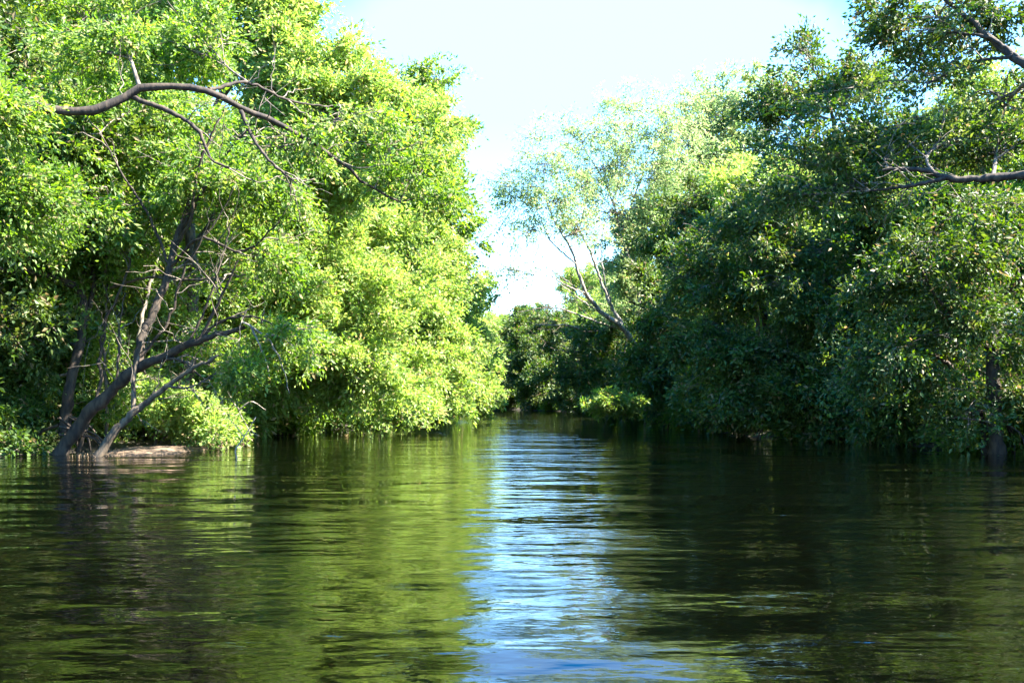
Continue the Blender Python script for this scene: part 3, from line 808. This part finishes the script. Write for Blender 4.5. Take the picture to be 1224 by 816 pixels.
for i, (x, y, side, sc) in enumerate(spots):
    k = (i * 7 + (1 if side > 0 else 2)) % 3
    if side > 0 and k == 1 and i % 2: k = 2
    z = float(ground_z(np.array([x]), np.array([y]))[0])
    s = sc * rng.uniform(0.9, 1.1)
    where = landmark(y, side) if y < 150 else None
    size = "taller" if s * (15, 13, 17)[k] > 12.8 else "shorter"
    row = ("first", "second", "third")[ROWS[i] if i < len(ROWS) else 0]
    lab = (f"{size} {KINDS[k]} woodland tree, {row} row behind {where}" if where else f"{size} {KINDS[k]} tree in the far wood closing the river's end")
    grp = "trees in the wood " + (f"behind {where}" if where else "at the river's end")
    if first[k]:
        first[k] = False
        r = protos[k]; r.location = (x, y, z); r.scale = (s, s, s); tag(r, lab, None, grp)
    else:
        copy_tree(protos[k], (x, y, z), rng.uniform(0, 6.28), (s, s, s * rng.uniform(.92, 1.08)), lab, grp)

# low bushes standing at the water's edge
def shrub(leaf, seed):
    global rng
    rng = np.random.default_rng(seed)
    bl = []
    for k in range(7):
        a = k * 2.4; q = 0.9 * math.sqrt((k + .5) / 7)
        bl.append((np.array([math.cos(a) * q, math.sin(a) * q, rng.uniform(0.35, 1.7)]), np.array([.7, .7, .5]), 1.0))
    st = [([(rng.uniform(-.1, .1), rng.uniform(-.1, .1), -.4), (math.cos(a) * .3, math.sin(a) * .3, .6), (math.cos(a) * .8, math.sin(a) * .8, 1.6)], .04, .015) for a in (0.3, 2.2, 4.4)]
    return build_tree("riverside_shrub", "", "shrub", st, bl, leaf, BARK_GREY, 0.12, crad=0.38, base=(0, 0, 0), limb_r=0.02)


sh = [shrub(LEAF_MID, 31), shrub(LEAF_DEEP, 32), shrub(LEAF_LIME, 33)]
rng = np.random.default_rng(78)
first = [True] * 3
i = 0
for side, poly in ((-1, BANK_L), (1, BANK_R)):
    y = 26.0
    while y < 140:
        skip = side < 0 and 25 < y < 34
        x = float(np.interp(y, poly[:, 1], poly[:, 0])) + side * rng.uniform(-0.3, 1.3)
        if not skip:
            k = (0, 2)[i % 2] if side < 0 else (1, 1, 0)[i % 3]
            s = rng.uniform(0.8, 1.35) * (1 + y / 260)
            z = float(ground_z(np.array([x]), np.array([y]))[0])
            z = max(z, -0.15)
            size = "large" if s > 1.35 else "small"
            key = (side, landmark(y, side)); USED[key] = USED.get(key, 0) + 1
            order = ("nearest", "second nearest", "third nearest", "fourth nearest", "fifth nearest", "sixth nearest", "far")[min(USED[key], 7) - 1]
            lab = f"{('green', 'dark green', 'lime-green')[k]} waterside shrub, {order} of those below {landmark(y, side)}"
            grp = f"shrubs at the water's edge below {landmark(y, side)}"
            if first[k]:
                first[k] = False
                r = sh[k]; r.location = (x, y, z); r.scale = (s, s, s); tag(r, lab, None, grp)
            else:
                copy_tree(sh[k], (x, y, z), rng.uniform(0, 6.28), (s, s, s * rng.uniform(.8, 1.2)), lab, grp)
        y += 1.7 + y * 0.035
        i += 1

# ------------------------------------------------------------------ undergrowth, sand, small things
def strip_points(poly, y0, y1, n, off0, off1):
    y = rng.uniform(y0, y1, n)
    side = -1 if poly is BANK_L else 1
    x = np.interp(y, poly[:, 1], poly[:, 0]) + side * rng.uniform(off0, off1, n)
    z = np.maximum(ground_z(x, y), 0)
    return np.stack([x, y, z], -1)


for nm, poly, y0, y1, lab, leaf in (("undergrowth", BANK_L, 25, 120, "low green undergrowth crowding the foot of the left bank's trees", LEAF_MID),
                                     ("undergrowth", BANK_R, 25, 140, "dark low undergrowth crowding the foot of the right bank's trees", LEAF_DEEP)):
    base = strip_points(poly, y0, y1, 2600, 0.6, 8.0)
    hgt = rng.uniform(0.1, 1.3, len(base))
    cen = base + np.stack([np.zeros_like(hgt), np.zeros_like(hgt), hgt], -1)
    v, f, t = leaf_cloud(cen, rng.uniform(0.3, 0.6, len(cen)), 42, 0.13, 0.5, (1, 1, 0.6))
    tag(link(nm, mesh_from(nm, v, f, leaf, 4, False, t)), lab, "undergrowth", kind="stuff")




# the dead forked twig standing in the shallows off the sand spit
fb = link("fallen_branch", None); base = P(284, 545, 27.2); base[2] = -0.05; fb.location = base
tag(fb, "thin forked dead branch sticking out of the shallow water by the sand spit", "dead branch")
for pts, r0, r1 in (([(284, 549, 27.2), (281, 541, 27.2), (292, 522, 27.3), (306, 498, 27.5)], 0.022, 0.008),
                    ([(292, 522, 27.3), (284, 512, 27.6), (272, 498, 27.9)], 0.014, 0.006), ([(299, 510, 27.4), (304, 518, 27.1), (310, 521, 27)], 0.010, 0.004)):
    p, r = stem_points(path_px(pts), r0, r1, 12, 0.01)
    w = Wood(); w.add(*tubes((p - base)[None], r[None], 6)); link("stick", w.mesh("stick", BARK_PALE), fb)

# the spit: a low tongue of pale sand lying along the edge
m, n, l = new_mat("pale_sand"); out = n.new('ShaderNodeOutputMaterial'); pb = n.new('ShaderNodeBsdfPrincipled'); pb.inputs['Roughness'].default_value = 0.85
tc = n.new('ShaderNodeTexCoord'); no = n.new('ShaderNodeTexNoise'); no.inputs['Scale'].default_value = 4; no.inputs['Detail'].default_value = 8
cr = n.new('ShaderNodeValToRGB'); cr.color_ramp.elements[0].position = .42; cr.color_ramp.elements[0].color = (.045, .028, .016, 1); cr.color_ramp.elements[1].position = .65; cr.color_ramp.elements[1].color = (.17, .112, .068, 1)
l.new(tc.outputs['Object'], no.inputs['Vector']); l.new(no.outputs['Fac'], cr.inputs[0]); l.new(cr.outputs[0], pb.inputs['Base Color'])
bp = n.new('ShaderNodeBump'); bp.inputs['Distance'].default_value = .04; l.new(no.outputs['Fac'], bp.inputs['Height']); l.new(bp.outputs[0], pb.inputs['Normal']); l.new(pb.outputs[0], out.inputs[0])
SA, SM, SB = P(112, 547, 28)[:2], P(190, 538.5, 30.5)[:2], P(285, 527, 36.5)[:2]
U, V = np.meshgrid(np.linspace(0, 1, 90), np.linspace(-1, 1, 24))
cxs = np.interp(U, [0, .45, 1], [SA[0], SM[0], SB[0]]); cys = np.interp(U, [0, .45, 1], [SA[1], SM[1], SB[1]])
wid = 0.35 + 1.1 * np.sin(np.pi * U) ** .7 * (0.8 + 0.4 * value_noise(U * 90, V, 9, 8))
X = cxs - V * wid * .75; Y = cys + V * wid
Z = -0.10 + 0.22 * np.sqrt(np.clip(1 - V ** 2, 0, 1)) * np.sin(np.pi * U) ** .35 + (value_noise(X, Y, .35, 6) - .5) * .07
v = np.stack([X, Y, Z], -1).reshape(-1, 3); ii = np.arange(len(v)).reshape(U.shape)
f = np.stack([ii[:-1, :-1], ii[:-1, 1:], ii[1:, 1:], ii[1:, :-1]], -1).reshape(-1, 4)
tag(link("sand_spit", mesh_from("sand_spit", v, f, m, 4, True)), "low tongue of pale brown sand at the water's edge under the leaning trees", "sand bank", kind="structure")

# dry grass fringe along the spit
m, n, l = new_mat("dry_grass"); out = n.new('ShaderNodeOutputMaterial'); pb = n.new('ShaderNodeBsdfPrincipled')
pb.inputs['Base Color'].default_value = (0.20, 0.13, 0.065, 1); pb.inputs['Roughness'].default_value = 0.8; l.new(pb.outputs[0], out.inputs[0])
NB = 5000
t = rng.random(NB)
edge_pts = np.array([P(118, 547, 28)[:2], P(200, 536, 31.5)[:2], P(275, 527, 36)[:2]])
ex = np.interp(t, [0, .5, 1], edge_pts[:, 0]); ey = np.interp(t, [0, .5, 1], edge_pts[:, 1])
pos = np.stack([ex + rng.normal(size=NB) * .35, ey + rng.normal(size=NB) * .5, np.full(NB, 0.0)], -1)
pos[:, 2] = np.maximum(ground_z(pos[:, 0], pos[:, 1]), -0.05)
hh = rng.uniform(0.03, 0.15, NB); dx = rng.normal(size=(NB, 2)) * 0.10; a = rng.uniform(0, 6.28, NB)
sx = np.stack([np.cos(a), np.sin(a), np.zeros(NB)], -1) * 0.008
tip = pos + np.concatenate([dx, hh[:, None]], 1)
v = np.stack([pos - sx, pos + sx, tip + sx * .3, tip - sx * .3], 1).reshape(-1, 3)
tag(link("dry_grass", mesh_from("dry_grass", v, np.arange(NB * 4).reshape(NB, 4), m, 4)), "fringe of short tan dry grass along the sunlit sand spit", "grass", kind="stuff")


# labels shared by several woodland trees are told apart by their order from the left
def ordinal(k, n):
    if n == 2: return ("left one", "right one")[k]
    return ("leftmost", "second from left", "third from left", "fourth from left", "fifth from left", "sixth from left", "seventh from left", "eighth from left")[min(k, 7)]


same = {}
for o in bpy.data.objects:
    if o.parent is None and "label" in o: same.setdefault(o["label"], []).append(o)
for lab, objs in same.items():
    if len(objs) > 1:
        objs.sort(key=lambda o: o.location.x / max(o.location.y, 1))
        for k, o in enumerate(objs): o["label"] = f"{lab}, {ordinal(k, len(objs))}"
